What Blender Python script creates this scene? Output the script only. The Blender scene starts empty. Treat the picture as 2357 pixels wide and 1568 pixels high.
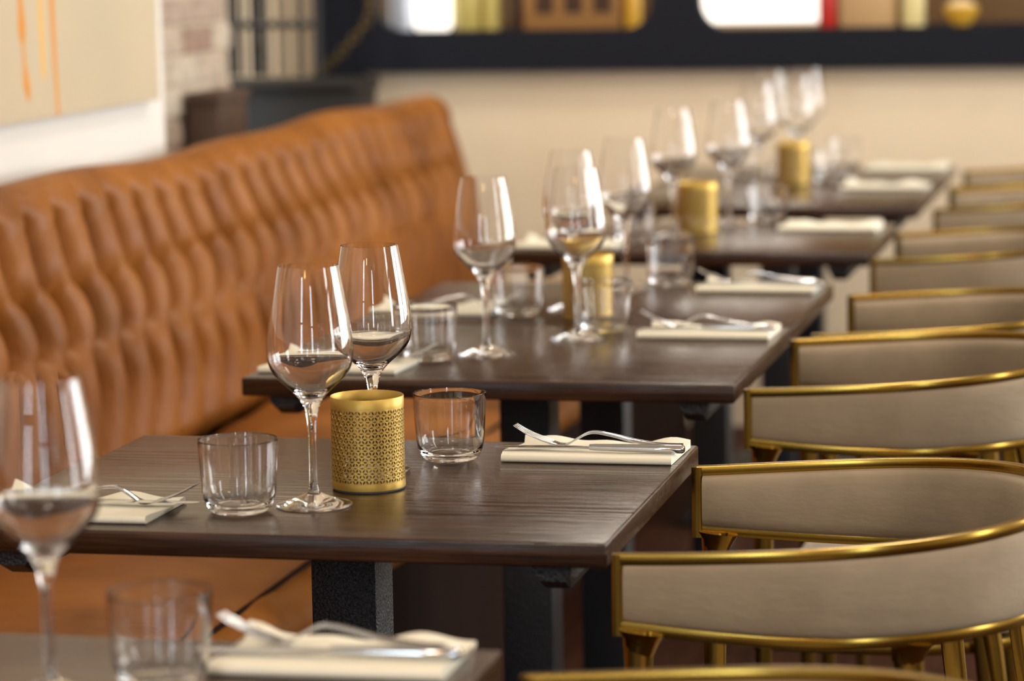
import bpy, bmesh, math, random
from mathutils import Matrix, Vector

random.seed(7)
S = bpy.context.scene
C = S.collection

# ------------------------------------------------------------------ camera
F_PX, W_PX = 6861.0, 2357.0
YAW, PITCH, ROLL = 0.22233, 0.13350, -0.01828
CAM = Vector((0.0, 0.0, 1.35))
fwd = Vector((-math.sin(YAW) * math.cos(PITCH), math.cos(YAW) * math.cos(PITCH), -math.sin(PITCH)))
rgt = Vector((math.cos(YAW), math.sin(YAW), 0.0))
upv = rgt.cross(fwd)
r2 = math.cos(ROLL) * rgt + math.sin(ROLL) * upv
u2 = -math.sin(ROLL) * rgt + math.cos(ROLL) * upv
cd = bpy.data.cameras.new('camera')
cam = bpy.data.objects.new('camera', cd)
C.objects.link(cam)
m = Matrix.Identity(4)
for i in range(3):
    m[i][0], m[i][1], m[i][2], m[i][3] = r2[i], u2[i], -fwd[i], CAM[i]
cam.matrix_world = m
cd.sensor_width = 36.0
cd.lens = F_PX / W_PX * 36.0
cd.clip_start = 0.05
cd.dof.use_dof = True
cd.dof.focus_distance = 3.40
cd.dof.aperture_fstop = 3.9
cd.dof.aperture_blades = 0
S.camera = cam

# ------------------------------------------------------------------ world, lights, exposure
S.view_settings.view_transform = 'Standard'
S.view_settings.look = 'None'
S.view_settings.gamma = 1.0
S.view_settings.use_curve_mapping = False
S.view_settings.exposure = 0.0
try:
    S.cycles.max_bounces = 20
    S.cycles.transmission_bounces = 18
    S.cycles.glossy_bounces = 8
    S.cycles.diffuse_bounces = 5
    S.cycles.sample_clamp_indirect = 8.0
except Exception:
    pass
wd = bpy.data.worlds.new('world')
S.world = wd
wd.use_nodes = True
bg = wd.node_tree.nodes['Background']
bg.inputs['Color'].default_value = (0.80, 0.90, 1.0, 1)
bg.inputs['Strength'].default_value = 3.0


def area_light(name, loc, rot, sx, sy, power, col):
    l = bpy.data.lights.new(name, 'AREA')
    l.shape = 'RECTANGLE'
    l.size, l.size_y = sx, sy
    l.energy = power
    l.color = col
    o = bpy.data.objects.new(name, l)
    o.location = loc
    o.rotation_euler = rot
    C.objects.link(o)
    return o


RWX = 4.0                                                     # inner face of the right wall
WIN_R = [(2.35, 0.7), (5.9, 1.9), (8.1, 1.9), (10.1, 1.5)]     # centre, width on the right wall
WIN_Z = (0.55, 2.65)
for k, (yc, wdt) in enumerate(WIN_R):
    area_light('daylight', (RWX + 0.14, yc, 1.6), (0, math.radians(90), 0), 2.1, wdt, 66 * wdt, (1.0, 0.98, 0.95))
WIN_F = [(-1.45, 0.5), (1.6, 0.5)]
for k, (xc, wdt) in enumerate(WIN_F):
    area_light('daylight', (xc, -2.74, 1.6), (math.radians(90), 0, 0), wdt, 2.1, 100 * wdt, (0.74, 0.88, 1.0))
for (x, y) in [(-0.6, 0.3), (1.6, 1.5), (0.9, 4.6), (-0.7, 6.3), (-3.0, 7.2)]:
    area_light('ceiling_light', (x, y, 2.96), (0, 0, 0), 0.45, 0.45, 55 if x < -2 else 32, (1.0, 0.89, 0.75))
for (x, y, z) in [(-0.55, -0.6, 2.05), (-0.25, 0.7, 2.1), (0.4, 2.6, 2.2), (0.4, 4.6, 2.2)]:
    l = bpy.data.lights.new('pendant_bulb', 'POINT')
    l.energy = 9
    l.color = (1.0, 0.50, 0.16)
    l.shadow_soft_size = 0.045
    o = bpy.data.objects.new('pendant_bulb', l)
    o.location = (x, y, z)
    C.objects.link(o)

# ------------------------------------------------------------------ materials
MAT = {}


def srgb(r, g, b):
    f = lambda c: (c / 255 / 12.92) if c / 255 <= 0.04045 else ((c / 255 + 0.055) / 1.055) ** 2.4
    return (f(r), f(g), f(b), 1.0)


def mat(name, col, rough=0.5, metal=0.0, **kw):
    mt = bpy.data.materials.new(name)
    mt.use_nodes = True
    nt = mt.node_tree
    b = nt.nodes['Principled BSDF']
    b.inputs['Base Color'].default_value = col
    b.inputs['Roughness'].default_value = rough
    b.inputs['Metallic'].default_value = metal
    for k, v in kw.items():
        b.inputs[k].default_value = v
    MAT[name] = mt
    return mt, nt, b


def coords(nt, scale=(1, 1, 1), kind='Object'):
    tc = nt.nodes.new('ShaderNodeTexCoord')
    mp = nt.nodes.new('ShaderNodeMapping')
    mp.inputs['Scale'].default_value = scale
    nt.links.new(tc.outputs[kind], mp.inputs['Vector'])
    return mp.outputs['Vector']


def noise(nt, vec, scale, detail=4, rough=0.55):
    n = nt.nodes.new('ShaderNodeTexNoise')
    n.inputs['Scale'].default_value = scale
    n.inputs['Detail'].default_value = detail
    n.inputs['Roughness'].default_value = rough
    nt.links.new(vec, n.inputs['Vector'])
    return n.outputs['Fac']


def ramp(nt, fac, stops):
    r = nt.nodes.new('ShaderNodeValToRGB')
    el = r.color_ramp.elements
    el[0].position, el[0].color = stops[0]
    el[1].position, el[1].color = stops[-1]
    for p, c in stops[1:-1]:
        e = el.new(p)
        e.color = c
    nt.links.new(fac, r.inputs['Fac'])
    return r.outputs['Color']


def bump(nt, b, h, strength, dist):
    bp = nt.nodes.new('ShaderNodeBump')
    bp.inputs['Strength'].default_value = strength
    bp.inputs['Distance'].default_value = dist
    nt.links.new(h, bp.inputs['Height'])
    nt.links.new(bp.outputs['Normal'], b.inputs['Normal'])


# glass
mt, nt, b = mat('glass', (1, 1, 1, 1), 0.0)
b.inputs['Transmission Weight'].default_value = 1.0
b.inputs['IOR'].default_value = 1.5
# table wood: dark stained, grain along X
mt, nt, b = mat('table_wood', srgb(70, 46, 34), 0.3)
v = coords(nt, (1.5, 26, 26))
f1 = noise(nt, v, 3.0, 6, 0.62)
v2 = coords(nt, (3.0, 150, 150))
f2 = noise(nt, v2, 2.0, 3, 0.6)
col = ramp(nt, f1, [(0.30, srgb(32, 20, 14)), (0.52, srgb(60, 38, 26)), (0.72, srgb(84, 54, 37))])
mx = nt.nodes.new('ShaderNodeMixRGB')
mx.blend_type = 'MULTIPLY'
mx.inputs['Fac'].default_value = 0.55
nt.links.new(col, mx.inputs['Color1'])
nt.links.new(ramp(nt, f2, [(0.38, (0.3, 0.3, 0.3, 1)), (0.55, (1, 1, 1, 1))]), mx.inputs['Color2'])
nt.links.new(mx.outputs['Color'], b.inputs['Base Color'])
rr = nt.nodes.new('ShaderNodeMapRange')
rr.inputs['To Min'].default_value = 0.12
rr.inputs['To Max'].default_value = 0.26
b.inputs['Specular IOR Level'].default_value = 0.43
nt.links.new(f1, rr.inputs['Value'])
nt.links.new(rr.outputs['Result'], b.inputs['Roughness'])
f3 = noise(nt, coords(nt, (1.2, 60, 60)), 2.2, 7, 0.7)
gr = ramp(nt, f3, [(0.36, (0, 0, 0, 1)), (0.52, (1, 1, 1, 1))])
m3 = nt.nodes.new('ShaderNodeMixRGB')
m3.blend_type = 'MULTIPLY'
m3.inputs['Fac'].default_value = 0.55
nt.links.new(mx.outputs['Color'], m3.inputs['Color1'])
nt.links.new(gr, m3.inputs['Color2'])
nt.links.new(m3.outputs['Color'], b.inputs['Base Color'])
bump(nt, b, gr, 0.22, 0.0005)
# leather
mt, nt, b = mat('leather', srgb(160, 92, 42), 0.46)
v = coords(nt, (1, 1, 1))
f1 = noise(nt, v, 5.0, 5)
nt.links.new(ramp(nt, f1, [(0.3, srgb(112, 66, 22)), (0.5, srgb(140, 86, 32)), (0.75, srgb(158, 101, 43))]), b.inputs['Base Color'])
f2 = noise(nt, coords(nt, (1.0, 3.0, 1.0)), 22.0, 5, 0.6)
bump(nt, b, f2, 0.35, 0.006)
b.inputs['Specular IOR Level'].default_value = 0.22
# seat leather base, dark
mt, nt, b = mat('dark_base', srgb(34, 18, 11), 0.75)
b.inputs['Specular IOR Level'].default_value = 0.08
# textured black steel
mt, nt, b = mat('black_steel', srgb(9, 15, 27), 0.45)
bump(nt, b, noise(nt, coords(nt), 300.0, 2), 1.0, 0.003)
b.inputs['Specular IOR Level'].default_value = 0.5
mt, nt, b = mat('black_iron', srgb(16, 16, 17), 0.5)
mt, nt, b = mat('navy_paint', srgb(11, 16, 29), 0.65)
b.inputs['Specular IOR Level'].default_value = 0.25
bump(nt, b, noise(nt, coords(nt, (1, 1, 8)), 30.0, 4), 0.15, 0.002)
# gold
mt, nt, b = mat('gold_metal', srgb(170, 140, 64), 0.22, 1.0)
bump(nt, b, noise(nt, coords(nt), 60.0, 3), 0.08, 0.0006)
mt, nt, b = mat('gold_lacquer', srgb(196, 164, 84), 0.42, 0.7)
# velvet
mt, nt, b = mat('velvet', srgb(146, 126, 108), 0.85)
v = coords(nt)
f1 = noise(nt, v, 6.0, 4)
f2 = noise(nt, coords(nt, (1, 1, 2.5)), 28.0, 4)
nt.links.new(ramp(nt, f1, [(0.3, srgb(130, 117, 98)), (0.7, srgb(162, 147, 126))]), b.inputs['Base Color'])
b.inputs['Sheen Weight'].default_value = 0.6
b.inputs['Sheen Roughness'].default_value = 0.35
b.inputs['Sheen Tint'].default_value = srgb(235, 222, 205)
bump(nt, b, f2, 0.22, 0.006)
# napkin
mt, nt, b = mat('napkin_paper', srgb(232, 229, 212), 0.85)
bump(nt, b, noise(nt, coords(nt), 90.0, 3), 0.15, 0.001)
mat('steel', srgb(205, 208, 212), 0.14, 1.0)
# walls
mt, nt, b = mat('wall_cream', srgb(226, 210, 184), 0.75)
nt.links.new(ramp(nt, noise(nt, coords(nt), 2.0, 3), [(0.3, srgb(222, 206, 180)), (0.7, srgb(230, 215, 190))]), b.inputs['Base Color'])
mt, nt, b = mat('wall_white', srgb(216, 215, 210), 0.7)
bump(nt, b, noise(nt, coords(nt), 40.0, 3), 0.05, 0.002)
mt, nt, b = mat('canvas', srgb(226, 207, 170), 0.8)
nt.links.new(ramp(nt, noise(nt, coords(nt), 1.6, 3), [(0.3, srgb(186, 174, 148)), (0.7, srgb(200, 185, 156))]), b.inputs['Base Color'])
mat('sleeve_inner_shade', srgb(66, 46, 24), 0.6, 0.3)  # shade inside the candle holders, put into the colour
mat('dull_brass', srgb(104, 84, 44), 0.5, 0.6)
mat('ochre_paint', srgb(206, 134, 28), 0.5)
mat('pale_ochre_paint', srgb(214, 172, 96), 0.55)
mat('ceiling_paint', srgb(225, 218, 205), 0.8)
# floor
mt, nt, b = mat('floor_wood', srgb(88, 58, 42), 0.6)
b.inputs['Specular IOR Level'].default_value = 0.08
f1 = noise(nt, coords(nt, (12, 1.2, 1)), 3.0, 5)
nt.links.new(ramp(nt, f1, [(0.3, srgb(42, 23, 14)), (0.7, srgb(66, 38, 25))]), b.inputs['Base Color'])
# bricks
mt, nt, b = mat('mortar', srgb(205, 190, 170), 0.9)
for i, c in enumerate([(206, 194, 176), (198, 182, 164), (166, 138, 122), (186, 166, 150), (158, 108, 88)]):
    mt, nt, b = mat('brick_%d' % i, srgb(*c), 0.9)
    c2 = tuple(int(x * 0.86) for x in c)
    nt.links.new(ramp(nt, noise(nt, coords(nt), 30.0, 3), [(0.35, srgb(*c2)), (0.65, srgb(*c))]), b.inputs['Base Color'])
mat('sideboard_wood', srgb(78, 58, 46), 0.6)
mat('crate_wood', srgb(150, 108, 58), 0.6)
mat('slot_dark', srgb(60, 34, 12), 0.7)
mat('bar_wall', srgb(120, 92, 60), 0.7)
mat('pale_blue', srgb(205, 214, 232), 0.3)
mat('olive_yellow', srgb(206, 190, 110), 0.35)
mat('amber', srgb(226, 176, 60), 0.3)
mat('brown_bottle', srgb(60, 36, 18), 0.3)
mat('red_gloss', srgb(196, 36, 22), 0.35)
mat('beige_card', srgb(206, 170, 122), 0.6)
mat('pale_yellow', srgb(236, 222, 160), 0.4)
mat('cream_cloth', srgb(230, 206, 160), 0.7)
mat('felt', srgb(70, 84, 84), 0.6)
mat('wax', srgb(232, 222, 200), 0.5)
mt, nt, b = mat('lamp_glow', srgb(255, 250, 240), 0.5)
b.inputs['Emission Color'].default_value = (1.0, 0.94, 0.85, 1)
b.inputs['Emission Strength'].default_value = 1.5


# ------------------------------------------------------------------ mesh helpers
def link(name, me, material=None, parent=None, loc=None, rotz=0.0):
    o = bpy.data.objects.new(name, me)
    C.objects.link(o)
    if material is not None and not me.materials:
        me.materials.append(MAT[material])
    if parent is not None:
        o.parent = parent
    if loc is not None:
        o.location = loc
    if rotz:
        o.rotation_euler = (0, 0, rotz)
    return o


def mesh(name, verts, faces, smooth=False, angle=None):
    me = bpy.data.meshes.new(name)
    me.from_pydata([tuple(v) for v in verts], [], faces)
    me.validate()
    bm = bmesh.new()
    bm.from_mesh(me)
    bmesh.ops.recalc_face_normals(bm, faces=bm.faces)
    bm.to_mesh(me)
    bm.free()
    if smooth:
        me.polygons.foreach_set('use_smooth', [True] * len(me.polygons))
        if angle:
            me.set_sharp_from_angle(angle=math.radians(angle))
    me.update()
    return me


def bm_mesh(name, bm, smooth=False, angle=35):
    bmesh.ops.recalc_face_normals(bm, faces=bm.faces)
    me = bpy.data.meshes.new(name)
    bm.to_mesh(me)
    bm.free()
    if smooth:
        me.polygons.foreach_set('use_smooth', [True] * len(me.polygons))
        me.set_sharp_from_angle(angle=math.radians(angle))
    return me


def add_box(bm, lo, hi, bev=0.0, seg=2):
    vs = [bm.verts.new((x, y, z)) for x in (lo[0], hi[0]) for y in (lo[1], hi[1]) for z in (lo[2], hi[2])]
    idx = [(0, 1, 3, 2), (4, 6, 7, 5), (0, 4, 5, 1), (2, 3, 7, 6), (0, 2, 6, 4), (1, 5, 7, 3)]
    fs = [bm.faces.new([vs[i] for i in f]) for f in idx]
    if bev > 0:
        es = set(e for f in fs for e in f.edges)
        bmesh.ops.bevel(bm, geom=list(es), offset=bev, segments=seg, profile=0.5, affect='EDGES', clamp_overlap=True)
    return vs


def box(name, lo, hi, material, parent=None, bev=0.0, seg=2, loc=None):
    bm = bmesh.new()
    add_box(bm, lo, hi, bev, seg)
    return link(name, bm_mesh(name, bm, bev > 0, 40), material, parent, loc)


def lathe_data(profile, n=48):
    """closed or open (r,z) profile; points with r==0 become poles"""
    verts, rings = [], []
    for (r, z) in profile:
        if r < 1e-7:
            rings.append([len(verts)])
            verts.append((0, 0, z))
        else:
            rings.append(list(range(len(verts), len(verts) + n)))
            for k in range(n):
                a = 2 * math.pi * k / n
                verts.append((r * math.cos(a), r * math.sin(a), z))
    faces = []
    for a, b in zip(rings[:-1], rings[1:]):
        for k in range(n):
            k2 = (k + 1) % n
            if len(a) == 1 and len(b) == 1:
                continue
            if len(a) == 1:
                faces.append((a[0], b[k], b[k2]))
            elif len(b) == 1:
                faces.append((a[k], b[0], a[k2]))
            else:
                faces.append((a[k], b[k], b[k2], a[k2]))
    return verts, faces


def lathe(name, profile, n=48, angle=50):
    v, f = lathe_data(profile, n)
    return mesh(name, v, f, True, angle)


def smooth_profile(pts, sub=4):
    """Catmull-Rom through (r,z) points"""
    out = []
    P = [pts[0]] + list(pts) + [pts[-1]]
    for i in range(1, len(P) - 2):
        p0, p1, p2, p3 = P[i - 1], P[i], P[i + 1], P[i + 2]
        for k in range(sub):
            t = k / sub
            q = []
            for a in range(2):
                q.append(0.5 * ((2 * p1[a]) + (-p0[a] + p2[a]) * t + (2 * p0[a] - 5 * p1[a] + 4 * p2[a] - p3[a]) * t * t
                                + (-p0[a] + 3 * p1[a] - 3 * p2[a] + p3[a]) * t ** 3))
            out.append((max(q[0], 0.0), q[1]))
    out.append(pts[-1])
    return out


def tube_data(path, radii, n=10, prof=None, up=Vector((0, 0, 1))):
    """sweep a circle (or a profile of (a,b) offsets) along a 3-D path"""
    path = [Vector(p) for p in path]
    verts, faces = [], []
    m_ = len(path)
    for i, p in enumerate(path):
        t = (path[min(i + 1, m_ - 1)] - path[max(i - 1, 0)]).normalized()
        a = t.cross(up)
        if a.length < 1e-4:
            a = t.cross(Vector((1, 0, 0)))
        a.normalize()
        bb = a.cross(t).normalized()
        r = radii[i] if isinstance(radii, (list, tuple)) else radii
        pr = prof(i / (m_ - 1)) if callable(prof) else (prof or [(math.cos(2 * math.pi * k / n), math.sin(2 * math.pi * k / n)) for k in range(n)])
        for (u, w) in pr:
            verts.append(p + a * u * r + bb * w * r)
    k_ = len(verts) // m_
    for i in range(m_ - 1):
        for k in range(k_):
            k2 = (k + 1) % k_
            faces.append((i * k_ + k, i * k_ + k2, (i + 1) * k_ + k2, (i + 1) * k_ + k))
    faces.append(tuple(range(k_)))
    faces.append(tuple((m_ - 1) * k_ + k for k in range(k_)))
    return verts, faces


def tube(name, path, radii, n=10, prof=None, angle=50, up=Vector((0, 0, 1))):
    v, f = tube_data(path, radii, n, prof, up)
    return mesh(name, v, f, True, angle)


def empty(name, loc, rotz=0.0):
    o = bpy.data.objects.new(name, None)
    o.empty_display_size = 0.1
    o.location = loc
    o.rotation_euler = (0, 0, rotz)
    C.objects.link(o)
    return o


def tag(o, label, cat, group=None):
    o['label'] = label
    o['category'] = cat
    if group:
        o['group'] = group
    return o


def struct(o, label=None):
    o['kind'] = 'structure'
    if label:
        o['label'] = label
    return o


def copy_tree(o, parent=None):
    c = o.copy()
    C.objects.link(c)
    if parent is not None:
        c.parent = parent
    for ch in list(o.children):
        copy_tree(ch, c)
    return c


# ------------------------------------------------------------------ the setting
FAR = 8.12
struct(box('floor', (-4.2, -2.7, -0.1), (RWX + 0.1, 11.3, 0.0), 'floor_wood'), 'dark brown wooden restaurant floor')
struct(box('ceiling', (-4.2, -2.7, 3.0), (RWX + 0.1, 11.3, 3.1), 'ceiling_paint'), 'pale plain ceiling')
struct(box('wall_left', (-2.16, -2.7, 0), (-2.0, 5.71, 3.0), 'wall_white'), 'white wall behind the leather banquette')
struct(box('wall_alcove', (-4.2, 5.5, 0), (-4.1, 9.2, 3.0), 'wall_cream'), 'cream wall deep in the alcove')
# far wall: below the frame, above it and beside it
bm = bmesh.new()
add_box(bm, (-4.1, FAR, 0), (0.9, FAR + 0.12, 1.0))
add_box(bm, (-4.1, FAR, 1.0), (-2.36, FAR + 0.12, 3.0))
add_box(bm, (-2.36, FAR, 2.45), (0.9, FAR + 0.12, 3.0))
struct(link('wall_far', bm_mesh('wall_far', bm), 'wall_cream'), 'cream wall at the end of the table row')
# right wall with real window openings
bm = bmesh.new()
RX0, RX1 = RWX, RWX + 0.1
edges = []
y = -2.7
for (yc, wdt) in WIN_R:
    add_box(bm, (RX0, y, 0), (RX1, yc - wdt / 2, 3.0))
    add_box(bm, (RX0, yc - wdt / 2, 0), (RX1, yc + wdt / 2, WIN_Z[0]))
    add_box(bm, (RX0, yc - wdt / 2, WIN_Z[1]), (RX1, yc + wdt / 2, 3.0))
    y = yc + wdt / 2
add_box(bm, (RX0, y, 0), (RX1, 11.3, 3.0))
struct(link('wall_right', bm_mesh('wall_right', bm), 'wall_cream'), 'window wall on the chair side')
bm = bmesh.new()
x = -2.2
for (xc, wdt) in WIN_F:
    add_box(bm, (x, -2.7, 0), (xc - wdt / 2, -2.6, 3.0))
    add_box(bm, (xc - wdt / 2, -2.7, 0), (xc + wdt / 2, -2.6, WIN_Z[0]))
    add_box(bm, (xc - wdt / 2, -2.7, WIN_Z[1]), (xc + wdt / 2, -2.6, 3.0))
    x = xc + wdt / 2
add_box(bm, (x, -2.7, 0), (RWX + 0.1, -2.6, 3.0))
struct(link('wall_near', bm_mesh('wall_near', bm), 'wall_cream'), 'window wall behind the viewer')


def window_frame(name, lo, hi, axis):
    bm = bmesh.new()
    t = 0.05
    a0, a1 = lo[axis], hi[axis]
    mid = (a0 + a1) / 2

    def bar(p0, p1, z0, z1):
        l, h = list(lo), list(hi)
        l[axis], h[axis], l[2], h[2] = p0, p1, z0, z1
        add_box(bm, l, h)
    bar(a0, a0 + t, lo[2], hi[2]); bar(a1 - t, a1, lo[2], hi[2]); bar(mid - t / 2, mid + t / 2, lo[2], hi[2])
    bar(a0, a1, lo[2], lo[2] + t); bar(a0, a1, hi[2] - t, hi[2]); bar(a0, a1, 1.9, 1.9 + t)
    struct(link(name, bm_mesh(name, bm), 'navy_paint'), 'dark window frame out of view')


n = 1
for (yc, wdt) in WIN_R:
    window_frame('window_%d' % n, (RWX + 0.03, yc - wdt / 2, WIN_Z[0]), (RWX + 0.07, yc + wdt / 2, WIN_Z[1]), 1)
    n += 1
for (xc, wdt) in WIN_F:
    window_frame('window_%d' % n, (xc - wdt / 2, -2.67, WIN_Z[0]), (xc + wdt / 2, -2.63, WIN_Z[1]), 0)
    n += 1

struct(box('wall_back_room', (0.9, 11.2, 0), (RWX + 0.1, 11.3, 3.0), 'wall_cream'), 'cream wall of the room beyond')
struct(box('wall_side_room', (0.8, FAR + 0.121, 0), (0.9, 11.2, 3.0), 'wall_cream'), 'cream side wall of the room beyond')
# whitewashed brick wall in the alcove, receding, real bricks where it shows
bw = struct(box('wall_brick', (-2.55, 5.72, 0), (-2.362, 7.235, 3.0), 'mortar'), 'whitewashed brick wall beyond the white wall')
brick_me = {}
BL, BH, J = 0.205, 0.062, 0.011
rows = 12
for r in range(rows):
    z0 = 0.80 + r * (BH + J)
    off = (r % 2) * (BL + J) / 2
    yy = 6.45 - off
    while yy < 7.23:
        y0, y1 = yy, min(yy + BL, 7.235)
        yy += BL + J
        if y1 - y0 < 0.03:
            continue
        c = random.choice([0, 0, 0, 1, 1, 1, 3, 3, 2])
        key = (round(y1 - y0, 4), c)
        if key not in brick_me:
            bm = bmesh.new()
            add_box(bm, (-0.02, 0, 0), (0.012, y1 - y0, BH), 0.004, 1)
            me = bm_mesh('brick', bm)
            me.materials.append(MAT['brick_%d' % c])
            brick_me[key] = me
        o = bpy.data.objects.new('brick', brick_me[key])
        C.objects.link(o)
        o.parent = bw
        o.location = (-2.362 + random.uniform(-0.003, 0.003), y0, z0)

# ------------------------------------------------------------------ painting on the left wall
pt = empty('painting', (-2.0, 4.0, 1.05))
box('canvas', (0.002, -1.6, 0.0), (0.026, 1.615, 1.3), 'canvas', pt, 0.003)
tag(pt, 'large cream canvas with dripping ochre paint above the banquette', 'painting')


def drip(pts, material):
    """thin raised runs of paint: list of (y, z, half width) in world coordinates"""
    verts, faces = [], []
    for (yy, zz, hw) in pts:
        verts += [(0.0262, yy - 4.0 - hw, zz - 1.05), (0.0285, yy - 4.0, zz - 1.05), (0.0262, yy - 4.0 + hw, zz - 1.05)]
    for i in range(len(pts) - 1):
        a = i * 3
        faces += [(a, a + 1, a + 4, a + 3), (a + 1, a + 2, a + 5, a + 4)]
    o = link('paint_drip', mesh('paint_drip', verts, faces, True), material, pt)
    return o


Yp = lambda px: 4.8043 + (px) * (5.614 - 4.8043) / 362.0     # along the wall
drip([(Yp(40), 2.2, .010), (Yp(44), 1.26, .011), (Yp(45), 1.215, .018), (Yp(45), 1.195, .014), (Yp(46), 1.185, .006), (Yp(48), 1.15, .008), (Yp(50), 1.12, .015), (Yp(52), 1.103, .014), (Yp(53), 1.085, .004)], 'ochre_paint')
drip([(Yp(82), 2.2, .012), (Yp(85), 1.25, .013), (Yp(87), 1.14, .012), (Yp(88), 1.12, .008)], 'pale_ochre_paint')
drip([(Yp(108), 2.2, .012), (Yp(110), 1.25, .012), (Yp(113), 1.12, .009), (Yp(116), 1.052, .007)], 'ochre_paint')
drip([(Yp(150), 2.2, .010), (Yp(152), 1.45, .009), (Yp(153), 1.33, .004)], 'pale_ochre_paint')

# ------------------------------------------------------------------ banquette
SOFA_Y0, SOFA_Y1 = 1.2, 7.56
sofa = empty('leather_banquette', (-1.6, 4.4, 0))
tag(sofa, 'long cognac leather banquette with deep tufted back along the left wall', 'banquette')
OX, OY = 1.6, -4.4


def back_profile():
    """(x, z, tuft weight, normal x, normal z) from the seat crease up over the crown and down behind"""
    pts = []
    for i in range(44):
        t = i / 43
        z = 0.44 + t * 0.45
        x = -1.765 - 0.085 * t - 0.02 * math.sin(math.pi * t) * -1
        pts.append((x, z))
    cx, cz, r = -1.912, 0.89, 0.066
    for i in range(1, 15):
        a = math.pi * i / 15
        pts.append((cx + r * math.cos(a) * 0.98, cz + r * math.sin(a) * 1.05))
    pts.append((-1.98, 0.88))
    pts.append((-1.98, 0.3))
    return pts


PROF = back_profile()
SP, ROW, ZR0 = 0.131, 0.115, 0.622      # button pitch, row pitch, lowest row height
NROW = 3


def tuft(y, z):
    q = (z - ZR0) / ROW
    # ribs snake from button to button; pleats run straight out of the first and last rows
    qc = min(max(q, 0.0), NROW - 1.0)
    p = y / SP - 0.25 * (1 - math.cos(math.pi * qc))
    s2 = abs(math.sin(math.pi * p)) ** 0.6
    if q < 0:
        fade = max(0.45, 1 + q / 2.6)
    elif q > NROW - 1:
        fade = max(0.0, 1 - ((q - NROW + 1) / 1.0) ** 1.6)
    else:
        fade = 1.0
        dgn = abs(math.sin(math.pi * (y / SP + qc / 2)) * math.sin(math.pi * (y / SP - qc / 2))) ** 0.5
        s2 = 0.78 * s2 + 0.22 * dgn
    h = (1 - fade) * 0.85 + fade * s2
    # buttons
    dent = 0.0
    for rr_ in (math.floor(q), math.floor(q) + 1):
        if 0 <= rr_ <= NROW - 1:
            yy = y / SP - 0.5 * (rr_ % 2)
            dy = (yy - round(yy)) * SP
            dz = (z - (ZR0 + rr_ * ROW))
            dent += math.exp(-(dy / 0.015) ** 2 - (dz / 0.042) ** 2)
    return h, dent


NY = 640
verts, faces = [], []
npf = len(PROF)
nrm = []
for i, (x, z) in enumerate(PROF):
    x0, z0 = PROF[max(i - 1, 0)]
    x1, z1 = PROF[min(i + 1, npf - 1)]
    t = Vector((x1 - x0, z1 - z0)).normalized()
    nrm.append((t.y, -t.x))
END_R = 0.05
for j in range(NY + 1):
    y = SOFA_Y0 + (SOFA_Y1 - SOFA_Y0) * j / NY
    wob = 0.006 * math.sin(y * 3.1) + 0.004 * math.sin(y * 7.7 + 1)
    e = max(0.0, (y - (SOFA_Y1 - END_R)) / END_R)
    shr = END_R * (1 - math.sqrt(max(0.0, 1 - e * e)))
    endfade = min(1.0, max(0.0, (SOFA_Y1 - 0.03 - y) / 0.12))
    for i, (x, z) in enumerate(PROF):
        wgt = 1.0
        if i >= 44:
            wgt = max(0.0, 1 - (i - 43) / 7.0)
        h, dent = tuft(y + 0.012 * math.sin(z * 23 + y * 2.0), z)
        d = (0.050 * (h - 0.75) - 0.056 * dent) * wgt * endfade
        if z < 0.485 and i < 44:
            d -= 0.035 * ((0.485 - z) / 0.045) ** 1.5
        sh = shr * (1.0 if i < npf - 2 else 0.3)
        nx, nz = nrm[i]
        verts.append((x + nx * (d - sh) + OX, y + OY, z + nz * (d - sh) + (wob if z > 0.8 else 0)))
for j in range(NY):
    for i in range(npf - 1):
        a = j * npf + i
        faces.append((a, a + 1, a + npf + 1, a + npf))
faces.append(tuple(range(npf)))
faces.append(tuple(NY * npf + i for i in range(npf)))
link('backrest', mesh('backrest', verts, faces, True, 70), 'leather', sofa)
# seat: one padded bench with a rolled front edge
sp = [(-1.80, 0.395), (-1.785, 0.400), (-1.77, 0.425)]
for i in range(15):
    t = i / 14
    sp.append((-1.755 + t * 0.485, 0.448 + 0.022 * math.sin(math.pi * min(1, t * 1.02)) ** 0.7))
for i in range(1, 11):
    a = math.pi / 2 * (1 - i / 10)
    sp.append((-1.27 + 0.068 * math.cos(a), 0.392 + 0.056 * math.sin(a)))
sp += [(-1.206, 0.375), (-1.214, 0.362), (-1.23, 0.356), (-1.80, 0.355)]
verts, faces = [], []
NS = 260
ns = len(sp)
for j in range(NS + 1):
    y = SOFA_Y0 + (SOFA_Y1 - SOFA_Y0) * j / NS
    for i, (x, z) in enumerate(sp):
        wv = 0.004 * math.sin(y * 9 + x * 6) + 0.003 * math.sin(y * 23 + x * 15) if 1 < i < ns - 2 else 0
        verts.append((x + OX, y + OY, z + wv))
for j in range(NS):
    for i in range(ns):
        i2 = (i + 1) % ns
        faces.append((j * ns + i, j * ns + i2, (j + 1) * ns + i2, (j + 1) * ns + i))
faces.append(tuple(range(ns)))
faces.append(tuple(NS * ns + i for i in range(ns)))
seat = link('seat', mesh('seat', verts, faces, True, 60), 'leather', sofa)
link('piping', tube('piping', [(-1.247 + OX, SOFA_Y0 + 0.05 + OY + (SOFA_Y1 - SOFA_Y0 - 0.1) * k / 60, 0.4475) for k in range(61)], 0.004, 6), 'dark_base', seat)
box('plinth', (-1.95 + OX, SOFA_Y0 + 0.02 + OY, 0.0), (-1.24 + OX, SOFA_Y1 - 0.02 + OY, 0.3545), 'dark_base', sofa)

# ------------------------------------------------------------------ tables
TOPZ, TD, TW = 0.75, 0.589, 0.696
TH = 0.026


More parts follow.
